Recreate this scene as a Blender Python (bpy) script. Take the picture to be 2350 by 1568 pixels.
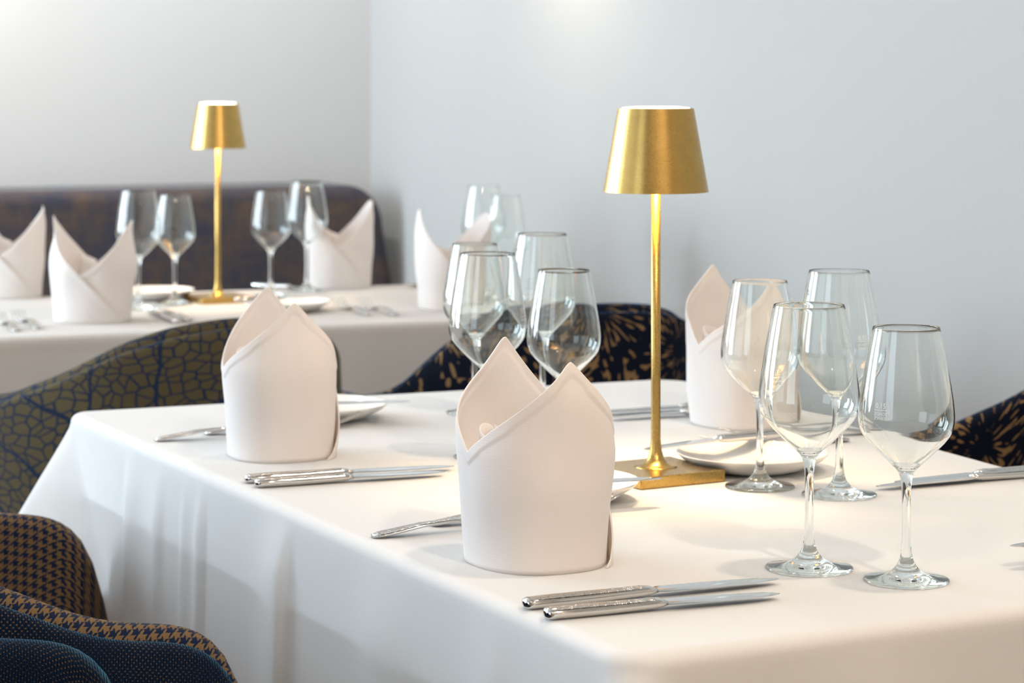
import bpy, bmesh, math, random
from math import sin, cos, pi, radians, sqrt, atan2
from mathutils import Vector, Matrix, noise

random.seed(4)
scene = bpy.context.scene
for o in list(bpy.data.objects):
    bpy.data.objects.remove(o)

# ------------------------------------------------------------------ camera
W_PX, H_PX = 2350, 1568
F_PX, Y_HOR = 5600.0, 175.0          # focal length in pixels, horizon row
TABLE_Z, CAM_Z = 0.75, 1.17
TABLE2_Z = 0.73
cam_d = bpy.data.cameras.new('camera')
cam = bpy.data.objects.new('camera', cam_d)
scene.collection.objects.link(cam)
cam.location = (0, 0, CAM_Z)
cam.rotation_euler = (radians(90), 0, 0)
cam_d.sensor_width = 36.0
cam_d.lens = F_PX / W_PX * 36.0
cam_d.shift_y = -(H_PX / 2 - Y_HOR) / W_PX
cam_d.clip_start = 0.05
cam_d.dof.use_dof = True
cam_d.dof.focus_distance = 2.1
cam_d.dof.aperture_fstop = 10.5
cam_d.dof.aperture_blades = 9
scene.camera = cam

# ------------------------------------------------------------------ view + light
scene.view_settings.view_transform = 'Standard'
scene.view_settings.look = 'None'
scene.view_settings.exposure = 0.50
scene.view_settings.gamma = 1.0
scene.view_settings.use_curve_mapping = False
scene.cycles.max_bounces = 24
scene.cycles.transmission_bounces = 24
scene.cycles.transparent_max_bounces = 24
scene.cycles.diffuse_bounces = 6
scene.cycles.glossy_bounces = 8
scene.cycles.caustics_refractive = True
scene.cycles.caustics_reflective = False
scene.cycles.blur_glossy = 0.6
scene.cycles.sample_clamp_indirect = 6.0
scene.cycles.use_denoising = True
scene.cycles.adaptive_threshold = 0.015

ALPHA = radians(22.5)                # the room is turned against the camera
EU = Vector((cos(ALPHA), sin(ALPHA), 0))
EV = Vector((-sin(ALPHA), cos(ALPHA), 0))
def uv(u, v, z=0.0):
    return EU * u + EV * v + Vector((0, 0, z))
U0, U1, V0, V1, CEIL = -2.6, 2.14, -1.6, 6.15, 2.75

world = bpy.data.worlds.new('world')
scene.world = world
world.use_nodes = True
bg = world.node_tree.nodes['Background']
bg.inputs['Color'].default_value = (0.80, 0.90, 1.0, 1)
bg.inputs['Strength'].default_value = 0.5

def lamp(name, kind, loc, energy, color, target=None, **kw):
    d = bpy.data.lights.new(name, kind)
    d.energy = energy
    d.color = color
    for k, val in kw.items():
        setattr(d, k, val)
    o = bpy.data.objects.new(name, d)
    scene.collection.objects.link(o)
    o.location = loc
    if target is not None:
        o.rotation_euler = (Vector(target) - Vector(loc)).to_track_quat('-Z', 'Y').to_euler()
    return o
DAY = (0.76, 0.89, 1.0)
# daylight through the tall windows: three in the wall on the left, one in the far wall left of the picture
for (p, n, w, e) in ((uv(U0 + 0.12, 0.65, 1.55), EU, 1.3, 14), (uv(U0 + 0.12, 2.6, 1.55), EU, 1.6, 7),
                     (uv(U0 + 0.12, 5.0, 1.55), EU, 1.6, 106), (uv(-1.1, V1 - 0.12, 1.55), -EV, 1.3, 74)):
    lamp('window_daylight', 'AREA', p, e, DAY, p + n, shape='RECTANGLE', size=w, size_y=2.0)
# warm ceiling downlights over the room
for (u, v, e) in ((1.35, 1.7, 10), (1.5, 3.4, 4), (1.0, -0.1, 26), (-0.4, 0.2, 10), (0.6, 4.6, 5), (0.2, -0.9, 5)):
    p = uv(u, v, CEIL - 0.03)
    lamp('ceiling_downlight', 'AREA', p, e, (1.0, 0.81, 0.62), p - Vector((0, 0, 1)), shape='DISK', size=0.12)
# added fill spots, no known fixtures, to brighten the far wall
for u in (-0.3, 0.75, 1.75):
    p = uv(u, V1 - 0.75, CEIL - 0.05)
    lamp('far_wall_fill', 'SPOT', p, 88, (0.97, 0.98, 1.0), uv(u, V1, 1.25), spot_size=radians(100), spot_blend=1.0, shadow_soft_size=0.06)
# wall lights just above the picture on the two walls, and two more on the walls behind the camera
for (p, t, e) in ((uv(U1 - 0.16, 4.80, 1.66), uv(U1 - 0.03, 4.80, 1.0), 6.5), (uv(0.95, V1 - 0.16, 1.62), uv(0.95, V1 - 0.03, 1.0), 4.0),
                  (uv(U0 + 0.16, 1.55, 1.9), uv(U0 + 0.02, 1.55, 1.0), 12.0), (uv(1.2, V0 + 0.16, 1.9), uv(1.2, V0 + 0.02, 1.0), 16.0)):
    lamp('wall_light', 'SPOT', p, e, (1.0, 0.80, 0.60), t, spot_size=radians(165), spot_blend=1.0, shadow_soft_size=0.05)

# ------------------------------------------------------------------ pixel helpers (table plane)
def at(x, y, h=0.0, tz=TABLE_Z):
    hc = CAM_Z - tz - h
    d = F_PX * hc / (y - Y_HOR)
    return Vector(((x - 1175.0) * d / F_PX, d, tz + h))
def at2(x, y, h=0.0):
    return at(x, y, h, TABLE2_Z)

# ------------------------------------------------------------------ node helpers
def new_mat(name):
    m = bpy.data.materials.new(name)
    m.use_nodes = True
    nt = m.node_tree
    for n in list(nt.nodes):
        nt.nodes.remove(n)
    out = nt.nodes.new('ShaderNodeOutputMaterial')
    return m, nt, out
def N(nt, typ, **kw):
    n = nt.nodes.new(typ)
    for k, v in kw.items():
        if k in ('ins',):
            for kk, vv in v.items():
                n.inputs[kk].default_value = vv
        else:
            setattr(n, k, v)
    return n
def L(nt, a, b):
    nt.links.new(a, b)
def M(nt, op, a, b=None, c=None, clamp=False):
    n = nt.nodes.new('ShaderNodeMath')
    n.operation = op
    n.use_clamp = clamp
    for i, x in enumerate((a, b, c)):
        if x is None:
            continue
        if isinstance(x, (int, float)):
            n.inputs[i].default_value = x
        else:
            nt.links.new(x, n.inputs[i])
    return n.outputs[0]
def mixc(nt, fac, a, b):
    n = nt.nodes.new('ShaderNodeMix')
    n.data_type = 'RGBA'
    if isinstance(fac, (int, float)):
        n.inputs[0].default_value = fac
    else:
        nt.links.new(fac, n.inputs[0])
    for i, x in ((6, a), (7, b)):
        if isinstance(x, tuple):
            n.inputs[i].default_value = x
        else:
            nt.links.new(x, n.inputs[i])
    return n.outputs[2]
def bump(nt, h, strength, dist=0.001):
    b = nt.nodes.new('ShaderNodeBump')
    b.inputs['Strength'].default_value = strength
    b.inputs['Distance'].default_value = dist
    nt.links.new(h, b.inputs['Height'])
    return b.outputs[0]
def ramp(nt, fac, stops):
    r = nt.nodes.new('ShaderNodeValToRGB')
    cr = r.color_ramp
    while len(cr.elements) < len(stops):
        cr.elements.new(0.5)
    for e, (p, c) in zip(cr.elements, stops):
        e.position = p
        e.color = c
    nt.links.new(fac, r.inputs[0])
    return r.outputs[0]
def coord(nt, kind='UV', scale=(1, 1, 1)):
    t = nt.nodes.new('ShaderNodeTexCoord')
    mp = nt.nodes.new('ShaderNodeMapping')
    mp.inputs['Scale'].default_value = scale
    nt.links.new(t.outputs[kind], mp.inputs[0])
    return mp.outputs[0]
def noise_n(nt, vec, scale, detail=2.0, rough=0.5, dim='3D'):
    n = nt.nodes.new('ShaderNodeTexNoise')
    n.noise_dimensions = dim
    n.inputs['Scale'].default_value = scale
    n.inputs['Detail'].default_value = detail
    n.inputs['Roughness'].default_value = rough
    nt.links.new(vec, n.inputs['Vector'])
    return n

# ------------------------------------------------------------------ materials
def mat_cloth(name, col, transl=0.22, weave=1400.0, strength=0.25, tcol=None, soft=True):
    m, nt, out = new_mat(name)
    c = coord(nt, 'UV')
    sep = N(nt, 'ShaderNodeSeparateXYZ'); L(nt, c, sep.inputs[0])
    wx = M(nt, 'SINE', M(nt, 'MULTIPLY', sep.outputs[0], weave * 2))
    wy = M(nt, 'SINE', M(nt, 'MULTIPLY', sep.outputs[1], weave * 2))
    fine = noise_n(nt, c, weave * 0.5, 3.0)
    big = noise_n(nt, c, 9.0, 3.0, 0.55)
    h = M(nt, 'ADD', M(nt, 'MULTIPLY', M(nt, 'ADD', wx, wy), 0.12), fine.outputs[0])
    nb = bump(nt, h, strength, 0.0004)
    b2 = N(nt, 'ShaderNodeBump')
    b2.inputs['Strength'].default_value = 0.35 if soft else 0.0
    b2.inputs['Distance'].default_value = 0.004
    L(nt, big.outputs[0], b2.inputs['Height']); L(nt, nb, b2.inputs['Normal'])
    p = N(nt, 'ShaderNodeBsdfPrincipled')
    p.inputs['Base Color'].default_value = (*col, 1)
    p.inputs['Roughness'].default_value = 0.75
    p.inputs['Specular IOR Level'].default_value = 0.25
    p.inputs['Sheen Weight'].default_value = 0.15
    p.inputs['Sheen Roughness'].default_value = 0.5
    L(nt, b2.outputs[0], p.inputs['Normal'])
    t = N(nt, 'ShaderNodeBsdfTranslucent')
    t.inputs['Color'].default_value = (*(tcol or col), 1)
    L(nt, b2.outputs[0], t.inputs['Normal'])
    mx = N(nt, 'ShaderNodeMixShader'); mx.inputs[0].default_value = transl
    L(nt, p.outputs[0], mx.inputs[1]); L(nt, t.outputs[0], mx.inputs[2])
    L(nt, mx.outputs[0], out.inputs[0])
    return m
def mat_plain(name, col, rough=0.5, metal=0.0, spec=0.5, bumpscale=0, bumpstr=0.1, bdist=0.001, sheen=0, sheencol=(1, 1, 1), kind='Object', coat=0):
    m, nt, out = new_mat(name)
    p = N(nt, 'ShaderNodeBsdfPrincipled')
    p.inputs['Base Color'].default_value = (*col, 1)
    p.inputs['Roughness'].default_value = rough
    p.inputs['Metallic'].default_value = metal
    p.inputs['Specular IOR Level'].default_value = spec
    p.inputs['Sheen Weight'].default_value = sheen
    p.inputs['Sheen Tint'].default_value = (*sheencol, 1)
    p.inputs['Coat Weight'].default_value = coat
    p.inputs['Coat Roughness'].default_value = 0.08
    if bumpscale:
        c = coord(nt, kind)
        n = noise_n(nt, c, bumpscale, 3.0)
        L(nt, bump(nt, n.outputs[0], bumpstr, bdist), p.inputs['Normal'])
    L(nt, p.outputs[0], out.inputs[0])
    return m
def mat_gold(name):
    m, nt, out = new_mat(name)
    c = coord(nt, 'Object')
    n = noise_n(nt, c, 900.0, 2.0)
    n2 = noise_n(nt, c, 60.0, 4.0)
    p = N(nt, 'ShaderNodeBsdfPrincipled')
    col = mixc(nt, n2.outputs[0], (0.44, 0.285, 0.085, 1), (0.54, 0.355, 0.115, 1))
    L(nt, col, p.inputs['Base Color'])
    p.inputs['Metallic'].default_value = 1.0
    r = N(nt, 'ShaderNodeMapRange'); L(nt, n.outputs[0], r.inputs[0])
    r.inputs[3].default_value = 0.22; r.inputs[4].default_value = 0.34
    L(nt, r.outputs[0], p.inputs['Roughness'])
    L(nt, bump(nt, n.outputs[0], 0.25, 0.0003), p.inputs['Normal'])
    L(nt, p.outputs[0], out.inputs[0])
    return m
def mat_hammered(name):
    m, nt, out = new_mat(name)
    c = coord(nt, 'Object')
    v = N(nt, 'ShaderNodeTexVoronoi'); v.inputs['Scale'].default_value = 520.0
    L(nt, c, v.inputs['Vector'])
    p = N(nt, 'ShaderNodeBsdfPrincipled')
    p.inputs['Base Color'].default_value = (0.60, 0.57, 0.53, 1)
    p.inputs['Metallic'].default_value = 1.0
    p.inputs['Roughness'].default_value = 0.16
    L(nt, bump(nt, v.outputs['Distance'], 0.8, 0.0008), p.inputs['Normal'])
    L(nt, p.outputs[0], out.inputs[0])
    return m
def mat_glass(name):
    m, nt, out = new_mat(name)
    g = N(nt, 'ShaderNodeBsdfGlass')
    g.inputs['IOR'].default_value = 1.5
    g.inputs['Roughness'].default_value = 0.0
    g.inputs['Color'].default_value = (0.99, 1.0, 0.995, 1)
    L(nt, g.outputs[0], out.inputs[0])
    return m
def mat_thin_glass(name):
    # the blown bowl wall is under a millimetre thick: it mirrors by Fresnel and lets light straight through
    m, nt, out = new_mat(name)
    fr = N(nt, 'ShaderNodeFresnel'); fr.inputs['IOR'].default_value = 1.5
    g = N(nt, 'ShaderNodeBsdfGlossy'); g.inputs['Roughness'].default_value = 0.0
    t = N(nt, 'ShaderNodeBsdfTransparent'); t.inputs['Color'].default_value = (0.965, 0.972, 0.97, 1)
    mx = N(nt, 'ShaderNodeMixShader')
    L(nt, M(nt, 'MULTIPLY', fr.outputs[0], 1.25, clamp=True), mx.inputs[0]); L(nt, t.outputs[0], mx.inputs[1]); L(nt, g.outputs[0], mx.inputs[2])
    L(nt, mx.outputs[0], out.inputs[0])
    return m
def mat_emit(name, col, s):
    m, nt, out = new_mat(name)
    e = N(nt, 'ShaderNodeEmission')
    e.inputs[0].default_value = (*col, 1); e.inputs[1].default_value = s
    L(nt, e.outputs[0], out.inputs[0])
    return m

def fabric_out(nt, out, col, rough=0.9, sheen=0.3, sheencol=(1, 1, 1), weave=1500.0, bstr=0.4, extra=None, sr=0.35):
    c = coord(nt, 'UV')
    n = noise_n(nt, c, weave, 2.0)
    h = n.outputs[0] if extra is None else M(nt, 'ADD', n.outputs[0], extra)
    p = N(nt, 'ShaderNodeBsdfPrincipled')
    L(nt, col, p.inputs['Base Color'])
    p.inputs['Roughness'].default_value = rough
    p.inputs['Specular IOR Level'].default_value = 0.15
    p.inputs['Sheen Weight'].default_value = sheen
    p.inputs['Sheen Roughness'].default_value = sr
    p.inputs['Sheen Tint'].default_value = (*sheencol, 1)
    L(nt, bump(nt, h, bstr, 0.0008), p.inputs['Normal'])
    L(nt, p.outputs[0], out.inputs[0])

def mat_houndstooth():
    m, nt, out = new_mat('houndstooth fabric')
    c = coord(nt, 'UV')
    # yarn wobble
    nz = noise_n(nt, c, 260.0, 2.0)
    add = N(nt, 'ShaderNodeVectorMath', operation='MULTIPLY_ADD')
    L(nt, nz.outputs['Color'], add.inputs[0]); add.inputs[1].default_value = (0.0022, 0.0022, 0); L(nt, c, add.inputs[2])
    sep = N(nt, 'ShaderNodeSeparateXYZ'); L(nt, add.outputs[0], sep.inputs[0])
    S = 90.0
    x = M(nt, 'FRACT', M(nt, 'MULTIPLY', sep.outputs[0], S))
    y = M(nt, 'FRACT', M(nt, 'MULTIPLY', sep.outputs[1], S))
    a = M(nt, 'GREATER_THAN', x, 0.5)
    b = M(nt, 'GREATER_THAN', y, 0.5)
    d = M(nt, 'GREATER_THAN', M(nt, 'FRACT', M(nt, 'MULTIPLY', M(nt, 'ADD', x, y), 2.0)), 0.5)
    same = M(nt, 'MULTIPLY', a, b)
    diff = M(nt, 'ABSOLUTE', M(nt, 'SUBTRACT', a, b))
    f = M(nt, 'ADD', same, M(nt, 'MULTIPLY', diff, d), clamp=True)
    yarn = noise_n(nt, c, 900.0, 2.0)
    gold = mixc(nt, yarn.outputs[0], (0.09, 0.052, 0.025, 1), (0.28, 0.18, 0.088, 1))
    col = mixc(nt, f, (0.006, 0.016, 0.05, 1), gold)
    fabric_out(nt, out, col, sheen=0.15, sheencol=(0.9, 0.85, 0.7), extra=M(nt, 'MULTIPLY', f, 1.5), bstr=0.9)
    return m
def mat_blue_dots():
    m, nt, out = new_mat('deep blue woven fabric')
    c = coord(nt, 'UV')
    mp = N(nt, 'ShaderNodeMapping'); mp.inputs['Rotation'].default_value = (0, 0, radians(38)); mp.inputs['Scale'].default_value = (270, 270, 1)
    L(nt, c, mp.inputs[0])
    v = N(nt, 'ShaderNodeTexVoronoi'); v.voronoi_dimensions = '2D'; v.inputs['Scale'].default_value = 1.0; v.inputs['Randomness'].default_value = 0.18
    L(nt, mp.outputs[0], v.inputs['Vector'])
    big = noise_n(nt, c, 14.0, 2.0)
    thr = M(nt, 'MULTIPLY', big.outputs[0], 0.30)
    dot = M(nt, 'LESS_THAN', v.outputs['Distance'], thr)
    rib = N(nt, 'ShaderNodeTexWave'); rib.inputs['Scale'].default_value = 120.0; rib.inputs['Distortion'].default_value = 1.5
    L(nt, c, rib.inputs[0])
    base = mixc(nt, rib.outputs[1], (0.0015, 0.005, 0.017, 1), (0.003, 0.018, 0.05, 1))
    col = mixc(nt, dot, base, (0.15, 0.09, 0.045, 1))
    fabric_out(nt, out, col, sheen=1.0, sheencol=(0.16, 0.62, 1.0), extra=rib.outputs[1], bstr=0.8, sr=0.17)
    return m
def mat_crackle():
    m, nt, out = new_mat('olive crackle fabric')
    c = coord(nt, 'UV')
    nz = noise_n(nt, c, 9.0, 2.0)
    add = N(nt, 'ShaderNodeVectorMath', operation='MULTIPLY_ADD')
    L(nt, nz.outputs['Color'], add.inputs[0]); add.inputs[1].default_value = (0.05, 0.05, 0); L(nt, c, add.inputs[2])
    res = None
    for sc, th in ((52.0, 0.075),):
        mp = N(nt, 'ShaderNodeMapping'); mp.inputs['Scale'].default_value = (1.0, 1.35, 1)
        L(nt, add.outputs[0], mp.inputs[0])
        v = N(nt, 'ShaderNodeTexVoronoi'); v.voronoi_dimensions = '2D'; v.feature = 'DISTANCE_TO_EDGE'; v.distance if False else None
        v.inputs['Scale'].default_value = sc; v.inputs['Randomness'].default_value = 0.95
        L(nt, mp.outputs[0], v.inputs['Vector'])
        res = M(nt, 'LESS_THAN', v.outputs['Distance'], th)
    v2 = N(nt, 'ShaderNodeTexVoronoi'); v2.voronoi_dimensions = '2D'; v2.feature = 'DISTANCE_TO_EDGE'
    v2.inputs['Scale'].default_value = 8.5
    L(nt, add.outputs[0], v2.inputs['Vector'])
    res = M(nt, 'MAXIMUM', res, M(nt, 'LESS_THAN', v2.outputs['Distance'], 0.022))
    ol = mixc(nt, nz.outputs[0], (0.060, 0.047, 0.024, 1), (0.10, 0.082, 0.045, 1))
    col = mixc(nt, res, ol, (0.010, 0.020, 0.050, 1))
    fabric_out(nt, out, col, sheen=0.4, sheencol=(0.8, 0.82, 0.65), sr=0.15)
    return m
def mat_burst():
    m, nt, out = new_mat('navy starburst fabric')
    c = coord(nt, 'UV')
    SC = 7.5
    mp = N(nt, 'ShaderNodeMapping'); mp.inputs['Scale'].default_value = (SC, SC, 1); mp.inputs['Location'].default_value = (0.35, 0.12, 0)
    L(nt, c, mp.inputs[0])
    v = N(nt, 'ShaderNodeTexVoronoi'); v.voronoi_dimensions = '2D'; v.inputs['Scale'].default_value = 1.0; v.inputs['Randomness'].default_value = 0.75
    L(nt, mp.outputs[0], v.inputs['Vector'])
    sub = N(nt, 'ShaderNodeVectorMath', operation='SUBTRACT')
    L(nt, mp.outputs[0], sub.inputs[0]); L(nt, v.outputs['Position'], sub.inputs[1])
    sep = N(nt, 'ShaderNodeSeparateXYZ'); L(nt, sub.outputs[0], sep.inputs[0])
    ang = M(nt, 'ARCTAN2', sep.outputs[1], sep.outputs[0])
    r = v.outputs['Distance']
    comb = N(nt, 'ShaderNodeCombineXYZ')
    L(nt, M(nt, 'MULTIPLY', ang, 15.0), comb.inputs[0]); L(nt, M(nt, 'MULTIPLY', r, 8.5), comb.inputs[1])
    L(nt, M(nt, 'MULTIPLY', v.outputs['Color'], 20.0), comb.inputs[2])
    nn = noise_n(nt, comb.outputs[0], 0.75, 0.0)
    dash = M(nt, 'GREATER_THAN', nn.outputs[0], 0.63)
    rr = M(nt, 'GREATER_THAN', r, 0.13)
    f = M(nt, 'MULTIPLY', dash, rr)
    yarn = noise_n(nt, c, 700.0, 2.0)
    gold = mixc(nt, yarn.outputs[0], (0.13, 0.075, 0.03, 1), (0.30, 0.19, 0.09, 1))
    col = mixc(nt, f, (0.002, 0.0045, 0.014, 1), gold)
    fabric_out(nt, out, col, sheen=0.75, sheencol=(0.02, 0.25, 0.62), extra=f, sr=0.25)
    return m
def mat_bench():
    m, nt, out = new_mat('mottled brown and blue upholstery')
    c = coord(nt, 'UV')
    a = noise_n(nt, c, 9.0, 6.0, 0.7)
    sc = N(nt, 'ShaderNodeMapping'); sc.inputs['Scale'].default_value = (6, 90, 1); L(nt, c, sc.inputs[0])
    h = noise_n(nt, sc.outputs[0], 1.5, 3.0)
    sc2 = N(nt, 'ShaderNodeMapping'); sc2.inputs['Scale'].default_value = (90, 6, 1); L(nt, c, sc2.inputs[0])
    g = noise_n(nt, sc2.outputs[0], 1.5, 3.0)
    s = M(nt, 'ADD', M(nt, 'MULTIPLY', a.outputs[0], 0.6), M(nt, 'MULTIPLY', M(nt, 'ADD', h.outputs[0], g.outputs[0]), 0.25))
    col = ramp(nt, s, [(0.40, (0.022, 0.028, 0.052, 1)), (0.52, (0.045, 0.040, 0.046, 1)), (0.68, (0.085, 0.058, 0.042, 1))])
    fabric_out(nt, out, col, sheen=0.2, weave=600)
    return m
def mat_wall(name, col):
    m, nt, out = new_mat(name)
    c = coord(nt, 'Object')
    n = noise_n(nt, c, 220.0, 4.0)
    b = noise_n(nt, c, 0.8, 2.0)
    p = N(nt, 'ShaderNodeBsdfPrincipled')
    cc = mixc(nt, b.outputs[0], (*[x * 0.985 for x in col], 1), (*col, 1))
    L(nt, cc, p.inputs['Base Color'])
    p.inputs['Roughness'].default_value = 0.85
    p.inputs['Specular IOR Level'].default_value = 0.2
    L(nt, bump(nt, n.outputs[0], 0.08, 0.001), p.inputs['Normal'])
    L(nt, p.outputs[0], out.inputs[0])
    return m
def mat_wood():
    m, nt, out = new_mat('oak floor')
    c = coord(nt, 'Object')
    br = N(nt, 'ShaderNodeTexBrick'); br.inputs['Scale'].default_value = 1.0
    br.inputs['Brick Width'].default_value = 1.4; br.inputs['Row Height'].default_value = 0.16; br.inputs['Mortar Size'].default_value = 0.003
    br.inputs['Color1'].default_value = (0.20, 0.12, 0.065, 1); br.inputs['Color2'].default_value = (0.27, 0.17, 0.095, 1); br.inputs['Mortar'].default_value = (0.04, 0.025, 0.015, 1)
    L(nt, c, br.inputs[0])
    p = N(nt, 'ShaderNodeBsdfPrincipled'); L(nt, br.outputs[0], p.inputs['Base Color']); p.inputs['Roughness'].default_value = 0.45
    L(nt, p.outputs[0], out.inputs[0])
    return m

MT = {
    'wall': mat_wall('white wall paint', (0.43, 0.432, 0.425)),
    'taupe': mat_wall('taupe wall paint', (0.50, 0.46, 0.41)),
    'ceil': mat_wall('white ceiling paint', (0.82, 0.82, 0.80)),
    'floor': mat_wood(),
    'cloth': mat_cloth('white table linen', (0.86, 0.86, 0.86), 0.45, 900, 0.2),
    'under': mat_cloth('white felt underlay', (0.86, 0.86, 0.86), 0.05, 300, 0.4),
    'napkin': mat_cloth('folded napkin linen', (0.88, 0.862, 0.848), 0.25, 1300, 0.22, (0.88, 0.72, 0.63), soft=False),
    'gold': mat_gold('brushed gold paint'),
    'white': mat_plain('white inner shade', (0.85, 0.84, 0.8), 0.4),
    'glow': mat_emit('lit diffuser', (1.0, 0.86, 0.66), 9.0),
    'steel': mat_plain('polished steel', (0.66, 0.65, 0.63), 0.09, 1.0),
    'hammer': mat_hammered('hammered steel'),
    'glass': mat_glass('clear glass'),
    'bowl': mat_thin_glass('thin clear glass'),
    'print': mat_plain('frosted print', (0.75, 0.77, 0.77), 0.6),
    'plate': mat_plain('glazed ivory porcelain', (0.84, 0.82, 0.79), 0.18, coat=0.5),
    'hound': mat_houndstooth(), 'blue': mat_blue_dots(), 'crackle': mat_crackle(), 'burst': mat_burst(), 'bench': mat_bench(),
    'darkmetal': mat_plain('black metal leg', (0.02, 0.02, 0.022), 0.4, 0.6, bumpscale=200),
    'seat': mat_plain('navy seat cloth', (0.012, 0.02, 0.05), 0.9, bumpscale=900, sheen=0.3),
    'woodtop': mat_plain('pale laminated wood', (0.45, 0.33, 0.2), 0.5, bumpscale=40),
    'frame': mat_plain('white window paint', (0.8, 0.8, 0.8), 0.4, bumpscale=60),
    'pane': mat_thin_glass('window glass'),
}

# ------------------------------------------------------------------ object helpers
def obj(name, verts, faces, mat, parent=None, smooth=True, uvs=None, mats=None, fmat=None):
    me = bpy.data.meshes.new(name)
    me.from_pydata([tuple(v) for v in verts], [], faces)
    if uvs is not None:
        ul = me.uv_layers.new(name='UVMap')
        for l in me.loops:
            ul.data[l.index].uv = uvs[l.vertex_index]
    me.materials.append(MT[mat])
    if smooth:
        me.polygons.foreach_set('use_smooth', [True] * len(me.polygons))
    me.update()
    o = bpy.data.objects.new(name, me)
    scene.collection.objects.link(o)
    if parent is not None:
        o.parent = parent
    return o
def tag(o, label, cat=None, group=None, kind=None):
    if label:
        o['label'] = label
    if cat:
        o['category'] = cat
    if group:
        o['group'] = group
    if kind:
        o['kind'] = kind
    return o
def thing(name, label, cat, loc=(0, 0, 0), rz=0.0, group=None):
    o = bpy.data.objects.new(name, None)
    o.empty_display_size = 0.05
    scene.collection.objects.link(o)
    o.location = loc
    o.rotation_euler = (0, 0, rz)
    return tag(o, label, cat, group)
def struct(o):
    o['kind'] = 'structure'
    return o
def copy_tree(o, parent=None):
    c = o.copy()
    scene.collection.objects.link(c)
    c.parent = parent
    for ch in list(o.children):
        copy_tree(ch, c)
    return c
def mod_bevel(o, w, seg=3):
    b = o.modifiers.new('edge', 'BEVEL'); b.width = w; b.segments = seg; b.limit_method = 'ANGLE'
    return o
def box_geo(a, b, basis=None, org=Vector((0, 0, 0))):
    vs = []
    for z in (a[2], b[2]):
        for (x, y) in ((a[0], a[1]), (b[0], a[1]), (b[0], b[1]), (a[0], b[1])):
            v = Vector((x, y, z))
            if basis:
                v = basis[0] * x + basis[1] * y + Vector((0, 0, z))
            vs.append(v + org)
    fs = [(3, 2, 1, 0), (4, 5, 6, 7), (0, 1, 5, 4), (1, 2, 6, 5), (2, 3, 7, 6), (3, 0, 4, 7)]
    return vs, fs
def box(name, a, b, mat, parent=None, basis=None, bevel=0.0):
    vs, fs = box_geo(a, b, basis)
    o = obj(name, vs, fs, mat, parent, smooth=False)
    if bevel:
        mod_bevel(o, bevel)
    return o
UVB = (EU, EV)
def join(parts):
    V, F = [], []
    for vs, fs in parts:
        k = len(V)
        V += list(vs)
        F += [tuple(i + k for i in f) for f in fs]
    return V, F
def lathe(profile, n=64, close=False):
    """profile: list of (r, z); r==0 ends become poles"""
    V, F, rings = [], [], []
    for (r, z) in profile:
        if r < 1e-7:
            rings.append([len(V)]); V.append(Vector((0, 0, z)))
        else:
            rings.append(list(range(len(V), len(V) + n)))
            V += [Vector((r * cos(2 * pi * k / n), r * sin(2 * pi * k / n), z)) for k in range(n)]
    prs = list(zip(rings[:-1], rings[1:]))
    if close:
        prs.append((rings[-1], rings[0]))
    for a, b in prs:
        if len(a) == 1 and len(b) == 1:
            continue
        for k in range(n):
            k2 = (k + 1) % n
            if len(a) == 1:
                F.append((a[0], b[k2], b[k]))
            elif len(b) == 1:
                F.append((a[k], a[k2], b[0]))
            else:
                F.append((a[k], a[k2], b[k2], b[k]))
    return V, F
def cr(points, n):
    """Catmull-Rom through points, n samples per span"""
    P = [Vector(p) for p in points]
    P = [P[0] * 2 - P[1]] + P + [P[-1] * 2 - P[-2]]
    out = []
    for i in range(1, len(P) - 2):
        for k in range(n):
            t = k / n
            a, b, c, d = P[i - 1], P[i], P[i + 1], P[i + 2]
            out.append(0.5 * ((2 * b) + (c - a) * t + (2 * a - 5 * b + 4 * c - d) * t * t + (3 * b - a - 3 * c + d) * t ** 3))
    out.append(P[-2])
    return out
def loft(sections, cap=True):
    """sections: list of equal-length closed loops"""
    V, F = [], []
    m = len(sections[0])
    for s in sections:
        V += s
    for i in range(len(sections) - 1):
        for k in range(m):
            k2 = (k + 1) % m
            F.append((i * m + k, i * m + k2, (i + 1) * m + k2, (i + 1) * m + k))
    if cap:
        F.append(tuple(reversed(range(m))))
        F.append(tuple(range((len(sections) - 1) * m, len(sections) * m)))
    return V, F
def superloop(cx, cy_, cz, hw, ht, n=20, e=2.6):
    """loop in the y-z plane at x=cx"""
    out = []
    for k in range(n):
        t = 2 * pi * k / n
        c_, s_ = cos(t), sin(t)
        out.append(Vector((cx, cy_ + hw * math.copysign(abs(c_) ** (2 / e), c_), cz + ht * math.copysign(abs(s_) ** (2 / e), s_))))
    return out
def tube(points, radii, n=12):
    secs = []
    P = [Vector(p) for p in points]
    for i, p in enumerate(P):
        t = (P[min(i + 1, len(P) - 1)] - P[max(i - 1, 0)]).normalized()
        q = t.to_track_quat('Z', 'Y')
        r = radii[i] if isinstance(radii, (list, tuple)) else radii
        secs.append([p + q @ Vector((r * cos(2 * pi * k / n), r * sin(2 * pi * k / n), 0)) for k in range(n)])
    return loft(secs)
def interp(x, table):
    if x <= table[0][0]:
        return table[0][1]
    for (a, fa), (b, fb) in zip(table, table[1:]):
        if x <= b:
            t = (x - a) / (b - a)
            t = t * t * (3 - 2 * t)
            return fa + (fb - fa) * t
    return table[-1][1]
def lin(x, table):
    if x <= table[0][0]:
        return table[0][1]
    for (a, fa), (b, fb) in zip(table, table[1:]):
        if x <= b:
            return fa + (fb - fa) * (x - a) / (b - a)
    return table[-1][1]

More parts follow.
